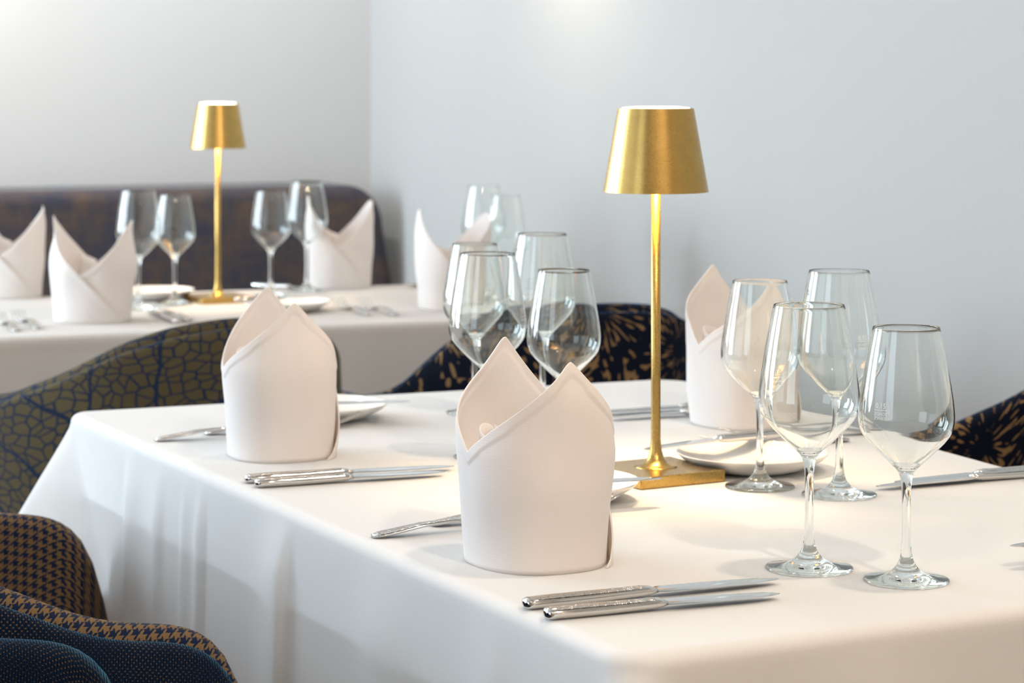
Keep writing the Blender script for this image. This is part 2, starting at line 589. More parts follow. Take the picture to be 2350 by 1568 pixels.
# ------------------------------------------------------------------ room shell
T = 0.12
struct(box('floor', (U0 - T, V0 - T, -0.10), (U1 + T, V1 + T, 0.0), 'floor', basis=UVB))
struct(box('ceiling', (U0 - T, V0 - T, CEIL), (U1 + T, V1 + T, CEIL + 0.1), 'ceil', basis=UVB))
BW = (-1.8, -0.4)
vs, fs = join([box_geo((U0 - T, V1, 0), (BW[0], V1 + T, CEIL), UVB), box_geo((BW[1], V1, 0), (U1 + T, V1 + T, CEIL), UVB),
               box_geo((BW[0], V1, 0), (BW[1], V1 + T, 0.5), UVB), box_geo((BW[0], V1, 2.6), (BW[1], V1 + T, CEIL), UVB)])
struct(obj('wall_back', vs, fs, 'wall', smooth=False))
struct(box('wall_right', (U1, V0, 0), (U1 + T, V1, CEIL), 'wall', basis=UVB))
struct(box('wall_front', (U0 - T, V0 - T, 0), (U1 + T, V0, CEIL), 'taupe', basis=UVB))
wins = ((0.0, 1.3), (1.8, 3.4), (4.15, 5.85))
segs, prev = [], V0
for (a, b) in wins:
    segs.append(box_geo((U0 - T, prev, 0), (U0, a, CEIL), UVB))
    segs.append(box_geo((U0 - T, a, 0), (U0, b, 0.5), UVB))
    segs.append(box_geo((U0 - T, a, 2.6), (U0, b, CEIL), UVB))
    prev = b
segs.append(box_geo((U0 - T, prev, 0), (U0, V1, CEIL), UVB))
vs, fs = join(segs)
struct(obj('wall_left', vs, fs, 'wall', smooth=False))
for i, (a, b, UB, w0) in enumerate([(a, b, UVB, U0) for a, b in wins] + [(-BW[1], -BW[0], (EV, -EU), V1)]):
    root = bpy.data.objects.new('window_%d' % (i + 1), None)
    scene.collection.objects.link(root); root['kind'] = 'structure'
    f = 0.05
    sg = 1 if w0 == V1 else -1
    P = [box_geo((w0 + sg * 0.09, a, 0.5), (w0 + sg * 0.03, a + f, 2.6), UB), box_geo((w0 + sg * 0.09, b - f, 0.5), (w0 + sg * 0.03, b, 2.6), UB),
         box_geo((w0 + sg * 0.09, a, 0.5), (w0 + sg * 0.03, b, 0.5 + f), UB), box_geo((w0 + sg * 0.09, a, 2.6 - f), (w0 + sg * 0.03, b, 2.6), UB),
         box_geo((w0 + sg * 0.09, (a + b) / 2 - f / 2, 0.5), (w0 + sg * 0.03, (a + b) / 2 + f / 2, 2.6), UB)]
    vs, fs = join(P)
    obj('window_frame', vs, fs, 'frame', root, smooth=False)
    vs, fs = box_geo((w0 + sg * 0.063, a + f, 0.5 + f), (w0 + sg * 0.057, b - f, 2.6 - f), UB)
    obj('window_pane', vs, fs, 'pane', root, smooth=False)
struct(box('baseboard_right', (U1 - 0.015, V0, 0), (U1, V1, 0.09), 'frame', basis=UVB, bevel=0.003))
struct(box('baseboard_back', (U0, V1 - 0.015, 0), (U1 - 0.015, V1, 0.09), 'frame', basis=UVB, bevel=0.003))

# ------------------------------------------------------------------ draped cloths
def rounded_quad(C, radii, step=0.008):
    """C: corners CCW (2D vectors). Returns samples (pos, normal, side, corner distance list)"""
    n = len(C)
    pts = []
    for i in range(n):
        P, A, B = C[i], C[i - 1], C[(i + 1) % n]
        d1, d2 = (A - P).normalized(), (B - P).normalized()
        r = radii[i]
        half = d1.angle(d2) / 2
        tl = r / math.tan(half)
        cen = P + (d1 + d2).normalized() * (r / sin(half))
        s_, e_ = P + d1 * tl, P + d2 * tl
        a0 = atan2(*(s_ - cen).yx); a1 = atan2(*(e_ - cen).yx)
        while a1 < a0:
            a1 += 2 * pi
        k = max(6, int(r * (a1 - a0) / (step * 0.7)))
        arc = [cen + Vector((cos(a0 + (a1 - a0) * j / k), sin(a0 + (a1 - a0) * j / k))) * r for j in range(k + 1)]
        pts.append((arc, i))
    loop, side = [], []
    for i in range(n):
        arc = pts[i][0]
        for p in arc:
            loop.append(p); side.append(i)
        nxt = pts[(i + 1) % n][0][0]
        d = (nxt - arc[-1]); k = max(2, int(d.length / step))
        for j in range(1, k):
            loop.append(arc[-1] + d * (j / k)); side.append(i)
    return loop, side
def drape(name, C, z, hang, mat, radii, re=0.010, ripples=(), cone=0.60, off=0.0, flare=0.02, dirs=None):
    C = [Vector(c[:2]) for c in C]
    loop, side = rounded_quad(C, radii)
    n = len(loop)
    tang = [(loop[(i + 1) % n] - loop[i - 1]).normalized() for i in range(n)]
    nor = [Vector((t.y, -t.x)) for t in tang]
    cen = sum(C, Vector((0, 0))) / 4
    diags = []
    for i in range(4):
        d1 = (C[i - 1] - C[i]).normalized(); d2 = (C[(i + 1) % 4] - C[i]).normalized()
        diags.append(-(d1 + d2).normalized() if dirs is None or dirs[i] is None else dirs[i])
    # arc position of loop points and of corners
    S = [0.0]
    for i in range(1, n):
        S.append(S[-1] + (loop[i] - loop[i - 1]).length)
    tot = S[-1] + (loop[0] - loop[-1]).length
    cs = []
    for c in C:
        j = min(range(n), key=lambda q: (loop[q] - c).length)
        cs.append(S[j])
    sides = []       # per side: start corner arc
    V, UVs, rows = [], [], []
    inner = [loop[i] - nor[i] * re for i in range(n)]
    # flat top rings
    for q in (0.06, 0.2, 0.4, 0.6, 0.75, 0.86, 0.93, 0.97, 0.99):
        row = []
        for i in range(n):
            p = cen + (inner[i] - cen) * q
            row.append(len(V)); V.append(Vector((p.x, p.y, z))); UVs.append((p.x, p.y))
        rows.append(row)
    for k in range(0, 7):
        a = k / 6 * pi / 2
        row = []
        for i in range(n):
            p = inner[i] + nor[i] * (re * sin(a))
            row.append(len(V)); V.append(Vector((p.x, p.y, z - re + re * cos(a))))
            q = inner[i] + nor[i] * (re * a)
            UVs.append((q.x, q.y))
        rows.append(row)
    K = max(6, int(hang / 0.008))
    for k in range(1, K + 1):
        h = hang * k / K
        row = []
        for i in range(n):
            p = loop[i] + nor[i] * (flare * h)
            uvp = loop[i] + nor[i] * h
            # conical fold of spare cloth under each corner
            for j in range(4):
                ds = abs(S[i] - cs[j]); ds = min(ds, tot - ds)
                reach = 0.014 + 1.0 * h
                if ds < reach and cone > 0:
                    w = 1 - ds / reach
                    w = w if w < 0.93 else 0.93 + (w - 0.93) * 0.5
                    p = p + diags[j] * (cone * h * w) 
                    if ds < radii[j] * 1.2:
                        pass
            for (s0, wl, wr, amp, skew, hs) in ripples:
                ds = (S[i] - s0 + tot / 2) % tot - tot / 2
                x = ds - skew * h
                x = x / (wl if x < 0 else wr)
                g = math.exp(-x * x) if abs(x) < 4 else 0.0
                p = p + nor[i] * (amp * g * min(1.0, h / hs))
            row.append(len(V)); V.append(Vector((p.x, p.y, z - re - h))); UVs.append((uvp.x, uvp.y))
        rows.append(row)
    F = []
    c0 = len(V); V.append(Vector((cen.x, cen.y, z))); UVs.append((cen.x, cen.y))
    for i in range(n):
        F.append((c0, rows[0][i], rows[0][(i + 1) % n]))
    for a, b in zip(rows[:-1], rows[1:]):
        for i in range(n):
            i2 = (i + 1) % n
            F.append((a[i], b[i], b[i2], a[i2]))
    o = obj(name, V, F, mat, uvs=UVs)
    return o, (S, cs, tot, loop)

def line_x(P, d, Q, e):
    # intersection of P+t d and Q+s e (2D)
    den = d.x * e.y - d.y * e.x
    t = ((Q.x - P.x) * e.y - (Q.y - P.y) * e.x) / den
    return P + d * t
A_ = at(148, 944).to_2d(); B_ = at(1560, 866).to_2d(); C_ = at(1434, 1512).to_2d()
D_ = line_x(C_, at(2350, 1393).to_2d() - C_, B_, at(2350, 1080).to_2d() - B_)
CORN = [A_, C_, D_, B_]              # counter-clockwise
# ripples are given as (arc position, width, amplitude, skew, fade height)
probe = (A_ - C_).length
RIP = [(probe * 0.545, 0.060, 0.010, 0.012, 0.03, 0.05), (probe * 0.20, 0.012, 0.03, 0.006, 0.0, 0.05),
       (probe * 0.275, 0.03, 0.012, 0.005, 0.0, 0.06), (probe * 0.335, 0.010, 0.02, 0.004, 0.0, 0.06), (probe * 0.375, 0.02, 0.006, 0.006, 0.0, 0.05),
       (probe * 0.70, 0.04, 0.06, 0.005, 0.05, 0.06), (probe * 0.86, 0.05, 0.02, 0.007, 0.10, 0.10), (probe + 0.22, 0.05, 0.06, 0.006, 0.1, 0.08), (probe + 0.5, 0.05, 0.04, 0.006, 0.1, 0.08)]
cloth, info = drape('tablecloth', CORN, TABLE_Z, 0.34, 'cloth', (0.03, 0.035, 0.03, 0.055), re=0.012, ripples=RIP, dirs=(-EU.to_2d() + EV.to_2d() * 0.12, None, None, None))
tag(cloth, 'white linen tablecloth draped over the large front dining table', 'tablecloth', 'white tablecloths')
def inset(C, d):
    out = []
    for i in range(4):
        P = Vector(C[i]); a = (Vector(C[i - 1]) - P).normalized(); b = (Vector(C[(i + 1) % 4]) - P).normalized()
        out.append(P + (a + b) * (d / abs(a.x * b.y - a.y * b.x)))
    return out
under, _ = drape('table_underlay', inset(CORN, 0.0015), TABLE_Z - 0.0015, 0.080, 'under', (0.03, 0.035, 0.03, 0.055), re=0.011, cone=0.0, flare=0.02)
tag(under, 'white felt underlay whose hem shows faintly through the front tablecloth', 'underlay', 'felt underlays')

N2A, N2B = at2(0, 775).to_2d(), at2(1020, 735).to_2d()
dirn = (N2B - N2A).normalized(); perp = Vector((-dirn.y, dirn.x))
base = N2B + dirn * 0.30
C2 = [base - dirn * 2.0, base, base + perp * 0.745, base - dirn * 2.0 + perp * 0.745]
cloth2, _ = drape('tablecloth', C2, TABLE2_Z, 0.36, 'cloth', (0.03, 0.03, 0.03, 0.03), re=0.010, cone=0.45,
                  ripples=[(0.6, 0.06, 0.03, 0.006, 0, 0.1), (1.1, 0.05, 0.05, 0.005, 0, 0.1), (1.55, 0.05, 0.03, 0.005, 0, 0.1)])
tag(cloth2, 'white linen tablecloth on the far table along the upholstered bench', 'tablecloth', 'white tablecloths')

def make_table(C, z, label):
    cen = sum((Vector(c) for c in C), Vector((0, 0))) / 4
    root = thing('dining_table', label, 'table', (cen.x, cen.y, 0))
    ins = [Vector(c) + (cen - Vector(c)).normalized() * 0.022 for c in C]
    bm_v = [Vector((p.x - cen.x, p.y - cen.y, zz)) for zz in (z - 0.032, z - 0.0045) for p in ins]
    F = [(3, 2, 1, 0), (4, 5, 6, 7), (0, 1, 5, 4), (1, 2, 6, 5), (2, 3, 7, 6), (3, 0, 4, 7)]
    mod_bevel(obj('table_top', bm_v, F, 'woodtop', root, smooth=False), 0.006)
    for p in ins:
        q = (p - cen) * 0.86
        vs, fs = tube([(q.x, q.y, 0), (q.x, q.y, 0.35), (q.x, q.y, z - 0.032)], [0.022, 0.024, 0.028], 16)
        obj('leg', vs, fs, 'darkmetal', root)
    return root
make_table(CORN, TABLE_Z, 'rectangular front dining table hidden under its white cloth')
make_table(C2, TABLE2_Z, 'long far dining table beside the bench, hidden under its white cloth')

# ------------------------------------------------------------------ napkins
def napkin_mesh(name, a=0.060, b=0.066, hf=0.181, hb=0.190, hv=0.098, mirror=1, seed=0, straight=-0.22):
    nA, nZ = 190, 44
    t0, t1 = 35.0, -412.0
    # height of the upper edge against the angle (degrees)
    prof = [(-412, 0.000), (-402, 0.006), (-270, hb), (-180, hv), (-90, hf), (0, hv * 0.97), (35, hv * 0.80)]
    def top(td):
        h = lin(td, prof)
        if -270 <= td <= 0 and straight:
            t = radians(td); e = 2.35
            yy = abs(sin(t)) / (abs(cos(t)) ** e + abs(sin(t)) ** e) ** (1 / e)
            hp = hb if td < -180 else hf
            h = h * (1 - straight) + straight * (hv + (hp - hv) * yy ** 1.15)
        for pk, hp in ((-270, hb), (-90, hf)):
            d = abs(td - pk)
            if d < 7:
                h -= (1 - d / 7) ** 2 * 0.002
        return max(h, 0.0005)
    V, UVs = [], []
    for i in range(nA + 1):
        td = t0 + (t1 - t0) * i / nA
        t = radians(td)
        H = top(td)
        grow = (i / nA) * 0.0055
        for k in range(nZ + 1):
            zf = k / nZ
            zf = 1 - (1 - zf) ** 1.25
            z = H * zf
            zz = z / 0.1
            # fuller at the shoulder, a little narrower at the foot
            sc = 0.935 + 0.115 * sin(min(zz, 1.6) / 1.25 * pi / 2) ** 1.3
            e = 2.35
            c_, s_ = cos(t), sin(t)
            den = (abs(c_) ** e + abs(s_) ** e) ** (1 / e)
            x, y = a * c_ / den, b * s_ / den
            # tips are flatter and lean slightly together
            if z > hv:
                q = (z - hv) / (0.19 - hv)
                y *= 1 - 0.10 * q ** 1.6
                x *= 1 - 0.18 * q
            r = sqrt(x * x + y * y)
            ux, uy = x / r, y / r
            wob = 0.0036 * noise.noise(Vector((x * 17 + seed * 7, y * 17, z * 16))) * (0.4 + zz)
            edge = H - z
            hem = 0.0011 if edge < 0.011 else 0.0
            r2 = r * sc + grow + wob + hem
            V.append(Vector((ux * r2, mirror * uy * r2, z)))
            UVs.append((t * 0.063, z))
    F = []
    for i in range(nA):
        for k in range(nZ):
            q = (i * (nZ + 1) + k, (i + 1) * (nZ + 1) + k, (i + 1) * (nZ + 1) + k + 1, i * (nZ + 1) + k + 1)
            F.append(q if mirror < 0 else tuple(reversed(q)))
    o = obj(name, V, F, 'napkin', uvs=UVs)
    # the tucked inner roll seen in the open side
    W = []
    k0 = 40
    Vr, UVr, Fr = [], [], []
    for i in range(k0 + 1):
        ph = i / k0 * 4.2 * pi / 2 + 0.4
        rr = 0.006 + 0.007 * i / k0
        for k in range(9):
            z = hv * (0.35 + 0.80 * k / 8) + 0.006 * sin(ph) * (k / 8)
            Vr.append(Vector((-a * 0.66 + rr * cos(ph), mirror * (0.012 + rr * 1.3 * sin(ph)), z)))
            UVr.append((ph * 0.01, z))
    for i in range(k0):
        for k in range(8):
            Fr.append((i * 9 + k, (i + 1) * 9 + k, (i + 1) * 9 + k + 1, i * 9 + k + 1))
    me = o.data
    V2 = V + Vr; F2 = F + [tuple(i + len(V) for i in f) for f in Fr]; U2 = UVs + UVr
    bpy.data.objects.remove(o); bpy.data.meshes.remove(me)
    o = obj(name, V2, F2, 'napkin', uvs=U2)
    so = o.modifiers.new('thickness', 'SOLIDIFY'); so.thickness = 0.0016; so.offset = -1
    return o
nap = []
def napkin(pos, rz, label, group, **kw):
    o = napkin_mesh('folded_napkin', **kw)
    o.location = pos
    o.rotation_euler = (0, 0, radians(rz))
    tag(o, label, 'napkin', group)
    return o
GN = 'upright folded napkins on the front table'
GN2 = 'upright folded napkins on the far table'
napkin(at(1232, 1286, 0.0005), 25, 'large white folded napkin standing upright in the middle of the front table, beside two knives', GN, seed=1)
napkin(at(645, 1044, 0.0005), 19, 'white folded napkin standing near the far left corner of the front table', GN, seed=2, a=0.058, b=0.062, hf=0.176, hb=0.184)
napkin(at(1706, 972, 0.0005), 29, 'warm-lit white folded napkin behind the right-hand wine glasses', GN, seed=3)
napkin(at2(214, 736, 0.0005), -84, 'white folded napkin with crossed diagonal front, nearest the olive chair on the far table', GN2, seed=4, straight=0.8, mirror=-1, a=0.062, b=0.070)
napkin(at2(780, 658, 0.0005), -76, 'white folded napkin with open V standing before the bench end', GN2, seed=5, straight=0.8, mirror=-1, a=0.062, b=0.066)
napkin(at2(1040, 708, 0.0005), -70, 'white folded napkin half hidden behind the middle wine glasses', GN2, seed=6, straight=0.8, mirror=-1, a=0.058, b=0.066)
napkin(at2(22, 680, 0.0005), -80, 'white folded napkin cut off by the left edge of the picture', GN2, seed=7, straight=0.8, mirror=-1, a=0.062, b=0.066)

# ------------------------------------------------------------------ wine glasses
def glass_proto(H, R, rr, foot, hs, hw):
    """H height, R widest radius, rr rim radius, foot radius, hs bowl bottom height, hw height of widest point"""
    root = thing('wine_glass', None, 'wine glass')
    solid = [(0, 0.0016), (foot * 0.45, 0.0010), (foot * 0.93, 0.0), (foot * 0.985, 0.0004), (foot, 0.0014), (foot * 0.985, 0.0024), (foot * 0.93, 0.0030), (foot * 0.70, 0.0042), (foot * 0.48, 0.0064),
             (foot * 0.32, 0.0098), (foot * 0.20, 0.0150), (foot * 0.145, 0.0205), (0.0043, 0.028), (0.0038, 0.040), (0.0036, 0.055), (0.0038, hs - 0.018), (0.0045, hs - 0.008), (0.0062, hs - 0.001),
             (0.0088, hs + 0.0030), (0.0118, hs + 0.0060)]
    inner = [(0.0104, hs + 0.0064), (0.0070, hs + 0.0048), (0.0035, hs + 0.0038), (0, hs + 0.0036)]
    p1 = [(Vector((r, z, 0))) for r, z in solid[7:]]
    sm = [(v.x, v.y) for v in cr(p1, 4)]
    prof = solid[:7] + sm + inner
    vs, fs = lathe(prof, 72)
    obj('stem', vs, fs, 'glass', root)
    q = R / 0.0398
    out = [(0.0118, hs + 0.0060), (0.0188 * q, hs + 0.0124 * q), (0.0260 * q, hs + 0.0195 * q), (0.0328 * q, hs + 0.0268 * q), (0.0376 * q, hs + 0.0340 * q), (R, hw), (0.0390 * q, hw + 0.014), (R * 0.90, hw + (H - hw) * 0.46), (R * 0.81, hw + (H - hw) * 0.73), (rr, H)]
    so = [(v.x, v.y) for v in cr([Vector((r, z, 0)) for r, z in out], 7)]
    prof = []
    for r, z in so:
        prof.append((r, z))
    inn = []
    for j, (r, z) in enumerate(so):
        k = min(1.0, (z - hs) / (H - hs))
        th = 0.0006 + 0.0008 * (1 - k) ** 4
        inn.append((r - th, z))
    tt = 0.0003
    prof = so + [(rr - tt + tt * cos(q * pi / 6), H + tt * sin(q * pi / 6)) for q in range(1, 6)] + list(reversed(inn))
    vs, fs = lathe(prof, 96)
    obj('bowl', vs, fs, 'glass', root)
    root['_R'] = R
    return root, so
RED, RED_P = glass_proto(0.225, 0.0430, 0.0303, 0.0375, 0.0955, 0.142)
WHT, WHT_P = glass_proto(0.211, 0.0398, 0.0279, 0.0357, 0.0905, 0.1345)

def text_mesh(body, size, w=None):
    cu = bpy.data.curves.new('t', 'FONT'); cu.body = body; cu.size = size; cu.align_x = 'LEFT'
    cu.resolution_u = 2
    o = bpy.data.objects.new('t', cu); scene.collection.objects.link(o)
    dg = bpy.context.evaluated_depsgraph_get()
    me = bpy.data.meshes.new_from_object(o.evaluated_get(dg))
    bpy.data.objects.remove(o)
    bm = bmesh.new(); bm.from_mesh(me)
    bmesh.ops.triangulate(bm, faces=bm.faces[:])
    vs = [v.co.copy() for v in bm.verts]; fs = [tuple(v.index for v in f.verts) for f in bm.faces]
    bm.free()
    if w:
        x1 = max(v.x for v in vs); x0 = min(v.x for v in vs)
        for v in vs:
            v.x = (v.x - x0) * w / (x1 - x0)
    return vs, fs
def fill_mark(root, prof, hz, ang):
    """the etched 0,15 l mark; hz: height of the line, ang: angle of its middle measured from the -y side"""
    def R_at(z):
        best = prof[0][0]
        for (r0, z0), (r1, z1) in zip(prof, prof[1:]):
            if z0 <= z <= z1:
                return r0 + (r1 - r0) * (z - z0) / (z1 - z0)
        return prof[-1][0]
    parts = []
    w = 0.0150
    vs, fs = text_mesh('0,15 l', 0.0062, 0.0125)
    parts.append(([v + Vector((0.001, 0.0016, 0)) for v in vs], fs))
    vs, fs = text_mesh('SCHOTT', 0.0036, w)
    parts.append(([v + Vector((0, -0.0042, 0)) for v in vs], fs))
    vs, fs = text_mesh('ZWIESEL', 0.0036, w)
    parts.append(([v + Vector((0, -0.0078, 0)) for v in vs], fs))
    ln = [Vector((w * k / 12, y, 0)) for y in (0.0, 0.0004) for k in range(13)]
    parts.append((ln, [(k, k + 1, k + 14, k + 13) for k in range(12)]))
    V, F = join(parts)
    out = []
    for v in V:
        z = hz + v.y
        R = R_at(z) + 0.00025
        t = ang + (v.x - w / 2) / R
        out.append(Vector((R * sin(t), -R * cos(t), z)))
    o = obj('fill_mark', out, F, 'print', root, smooth=False)
    o['label'] = 'frosted 0,15 l fill line with maker lettering'
used = set()
def wine_glass(kind, pos, label, group, mark=None, rz=0.0):
    src = RED if kind == 'r' else WHT
    if kind not in used:
        used.add(kind); o = src
    else:
        o = src.copy(); scene.collection.objects.link(o)
        for ch in [c for c in src.children if c.name.split('.')[0] in ('stem', 'bowl')]:
            c = ch.copy(); scene.collection.objects.link(c); c.parent = o
    o.location = pos; o.rotation_euler = (0, 0, rz)
    if '_R' in o:
        del o['_R']
    tag(o, label, 'wine glass', group)
    if mark:
        fill_mark(o, RED_P if kind == 'r' else WHT_P, mark[0], radians(mark[1]))
    return o
GG = 'clear wine glasses on the front table'
GG2 = 'clear wine glasses on the far table'
wine_glass('w', at(2080, 1334), 'clear wine glass with a 0,15 l mark, foremost at the right', GG, (0.146, -39))
wine_glass('r', at(1857, 1306), 'large clear wine glass just left of the foremost right-hand glass, mirrored mark', GG, (0.160, 218))
wine_glass('w', at(1744, 1119), 'clear wine glass standing between the lit lamp and the plate with a knife', GG, (0.146, 60))
wine_glass('r', at(1926, 1137), 'tallest-looking clear wine glass, behind the two foremost glasses at the right', GG, (0.158, 28))
wine_glass('r', at(1119, 1050), 'large clear wine glass behind the middle napkin, left of the front pair', GG, (0.160, 70))
wine_glass('w', at(1294, 1068), 'clear wine glass behind the middle napkin, nearest to the lamp pole', GG, (0.146, 100))
wine_glass('w', at(1090, 948), 'clear wine glass in the middle cluster whose foot shows left of the middle napkin', GG, (0.146, 160))
wine_glass('r', at(1245, 954), 'large clear wine glass at the rear of the middle cluster, against the white wall', GG, (0.160, 200))
wine_glass('r', at2(318, 710), 'large clear wine glass right behind the crossed-front napkin on the far table', GG2)
wine_glass('w', at2(401, 698), 'smaller clear wine glass immediately left of the far gold lamp', GG2)
wine_glass('w', at2(621, 680), 'smaller clear wine glass immediately right of the far gold lamp', GG2)
wine_glass('r', at2(704, 668), 'large clear wine glass partly behind the V-shaped napkin by the bench', GG2)
wine_glass('r', at2(1110, 690), 'faint blurred wine glass beyond the middle cluster, left of its pair', GG2)
wine_glass('w', at2(1160, 700), 'faint blurred wine glass beyond the middle cluster, right of its pair', GG2)

# ------------------------------------------------------------------ table lamps
def make_lamp():
    root = thing('table_lamp', None, 'lamp')
    # square base with soft edges
    vs, fs = box_geo((-0.052, -0.052, 0.0), (0.052, 0.052, 0.0125))
    mod_bevel(obj('base', vs, fs, 'gold', root, smooth=False), 0.0012, 3)
    prof = [(0.024, 0.0122), (0.0175, 0.0136), (0.0125, 0.0165), (0.0085, 0.0220), (0.0062, 0.030), (0.0050, 0.042), (0.0049, 0.10), (0.0049, 0.352), (0, 0.352)]
    vs, fs = lathe([(0, 0.0122)] + prof, 40)
    obj('pole', vs, fs, 'gold', root)
    z0, z1, r0, r1 = 0.2995, 0.3865, 0.0552, 0.0398
    prof = [(r0, z0), (r1, z1), (r1 - 0.0030, z1 + 0.0003), (r1 - 0.0040, z1 - 0.001), (r1 - 0.0040, z1 - 0.006), (r0 - 0.0022, z0 + 0.0004), (r0 - 0.0008, z0 - 0.0002)]
    vs, fs = lathe(prof, 128, close=True)
    sh = obj('lamp_shade', vs, fs, 'gold', root)
    es = sh.modifiers.new('sharp', 'EDGE_SPLIT'); es.split_angle = radians(35)
    # opal disc at the top of the shade
    vs, fs = lathe([(r1 - 0.0042, z1 - 0.004), (r1 - 0.0046, z1 + 0.0006), (r1 * 0.6, z1 + 0.0018), (0, z1 + 0.0022)], 64)
    obj('light_diffuser', vs, fs, 'glow', root)
    vs, fs = lathe([(0, z1 - 0.014), (0.034, z1 - 0.014), (0.034, z1 - 0.018), (0.030, z1 - 0.020), (0, z1 - 0.020)], 48)
    obj('led_plate', vs, fs, 'white', root)
    return root
LAMP = make_lamp()
def place_lamp(o, pos, rz, label, energy):
    o.location = pos; o.rotation_euler = (0, 0, radians(rz))
    tag(o, label, 'lamp', 'small gold table lamps')
    d = bpy.data.lights.new('lamp_light', 'AREA'); d.shape = 'DISK'; d.size = 0.062; d.energy = energy; d.color = (1.0, 0.70, 0.38)
    l = bpy.data.objects.new('lamp_light', d); scene.collection.objects.link(l); l.parent = o
    l.location = (0, 0, 0.3655)
lamp2 = copy_tree(LAMP)
place_lamp(LAMP, at(1505, 1099), 30, 'gold table lamp with conical shade glowing on the front table', 1.9)
place_lamp(lamp2, at2(500, 692), 28, 'smaller-looking gold table lamp on the far table before the bench', 1.6)

# ------------------------------------------------------------------ plates
vs, fs = lathe([(0, 0.0028), (0.018, 0.0028), (0.040, 0.0040), (0.060, 0.0085), (0.0755, 0.0168), (0.0795, 0.0200), (0.0808, 0.0204), (0.0806, 0.0190), (0.0755, 0.0140), (0.060, 0.0058),
                (0.046, 0.0018), (0.043, 0.0004), (0.040, 0.0004), (0.038, 0.0014), (0, 0.0014)], 96)
PL = obj('bread_plate', vs, fs, 'plate')
def plate(pos, label, group, first=[True]):
    o = PL if first[0] else PL.copy()
    if not first[0]:
        scene.collection.objects.link(o)
    first[0] = False
    o.location = pos
    tag(o, label, 'plate', group)
def plate_px(x, y, label, group, f=at):
    p = f(x, y, 0.020); p.z -= 0.020
    plate(p, label, group)
    return p
plate_px(738, 925, 'ivory bread plate behind the far left napkin, grey in shade', 'bread plates on the front table')
plate_px(1280, 1101, 'bread plate almost hidden behind the middle napkin, left of the lamp base', 'bread plates on the front table')
plate_px(1727, 1037, 'warm-lit ivory bread plate with a knife across it, right of the gold lamp base', 'bread plates on the front table')
plate_px(660, 690, 'blurred bread plate on the far table right of the gold lamp', 'bread plates on the far table', at2)
plate_px(352, 664, 'blurred bread plate on the far table left of the gold lamp', 'bread plates on the far table', at2)

# ------------------------------------------------------------------ cutlery (x = length, tip at +x)
def make_knife():
    """0.235 long; handle end at x=0"""
    root = thing('table_knife', None, 'knife')
    secs = []
    for (x, hw, ht, cz) in ((0.0, 0.0030, 0.0022, 0.0048), (0.0015, 0.0068, 0.0040, 0.0048), (0.006, 0.0084, 0.0046, 0.0048), (0.03, 0.0083, 0.0047, 0.0048), (0.06, 0.0076, 0.0045, 0.0048), (0.09, 0.0068, 0.0043, 0.0052),
                            (0.106, 0.0070, 0.0043, 0.0056), (0.112, 0.0072, 0.0036, 0.0058), (0.118, 0.0066, 0.0018, 0.0056)):
        secs.append(superloop(x, 0, cz, hw, ht, 24, 2.5))
    vs, fs = loft(secs)
    obj('handle', vs, fs, 'steel', root)
    # hammered upper face of the handle
    V, F = [], []
    st = [(0.004, 0.0062), (0.012, 0.0072), (0.03, 0.0073), (0.06, 0.0066), (0.09, 0.0058), (0.106, 0.0055)]
    for x, hw in st:
        for k in range(7):
            y = hw * (k / 3 - 1)
            zc = lin(x, [(0, 0.0092), (0.03, 0.0096), (0.09, 0.0096), (0.106, 0.0100)])
            V.append(Vector((x, y, zc - 0.0011 * (abs(k / 3 - 1)) ** 3)))
    for i in range(len(st) - 1):
        for k in range(6):
            F.append((i * 7 + k, (i + 1) * 7 + k, (i + 1) * 7 + k + 1, i * 7 + k + 1))
    nb = len(V)
    ring = [(i, 0) for i in range(len(st))]
    obj('hammered_inlay', V, F, 'hammer', root)
    # blade
    up = [(0.112, 0.0040), (0.118, 0.0066), (0.126, 0.0088), (0.16, 0.0092), (0.20, 0.0090), (0.220, 0.0076), (0.230, 0.0045), (0.2345, 0.0005)]
    dn = [(0.112, -0.0040), (0.118, -0.0072), (0.126, -0.0095), (0.16, -0.0100), (0.20, -0.0092), (0.220, -0.0062), (0.230, -0.0028), (0.2345, -0.0003)]
    secs = []
    for (x, a), (_, b) in zip(up, dn):
        t = 0.0011 * (1 - 0.55 * (x - 0.112) / 0.12)
        zc = lin(x, [(0.112, 0.0056), (0.235, 0.0044)])
        secs.append([Vector((x, a, zc + t)), Vector((x, (a + b) / 2, zc + t * 1.1)), Vector((x, b * 0.8, zc + t * 0.7)), Vector((x, b, zc)), Vector((x, b * 0.8, zc - t * 0.7)), Vector((x, a, zc - t))])
    vs, fs = loft(secs)
    bl = obj('blade', vs, fs, 'steel', root, smooth=True)
    es = bl.modifiers.new('sharp', 'EDGE_SPLIT'); es.split_angle = radians(30)
    return root
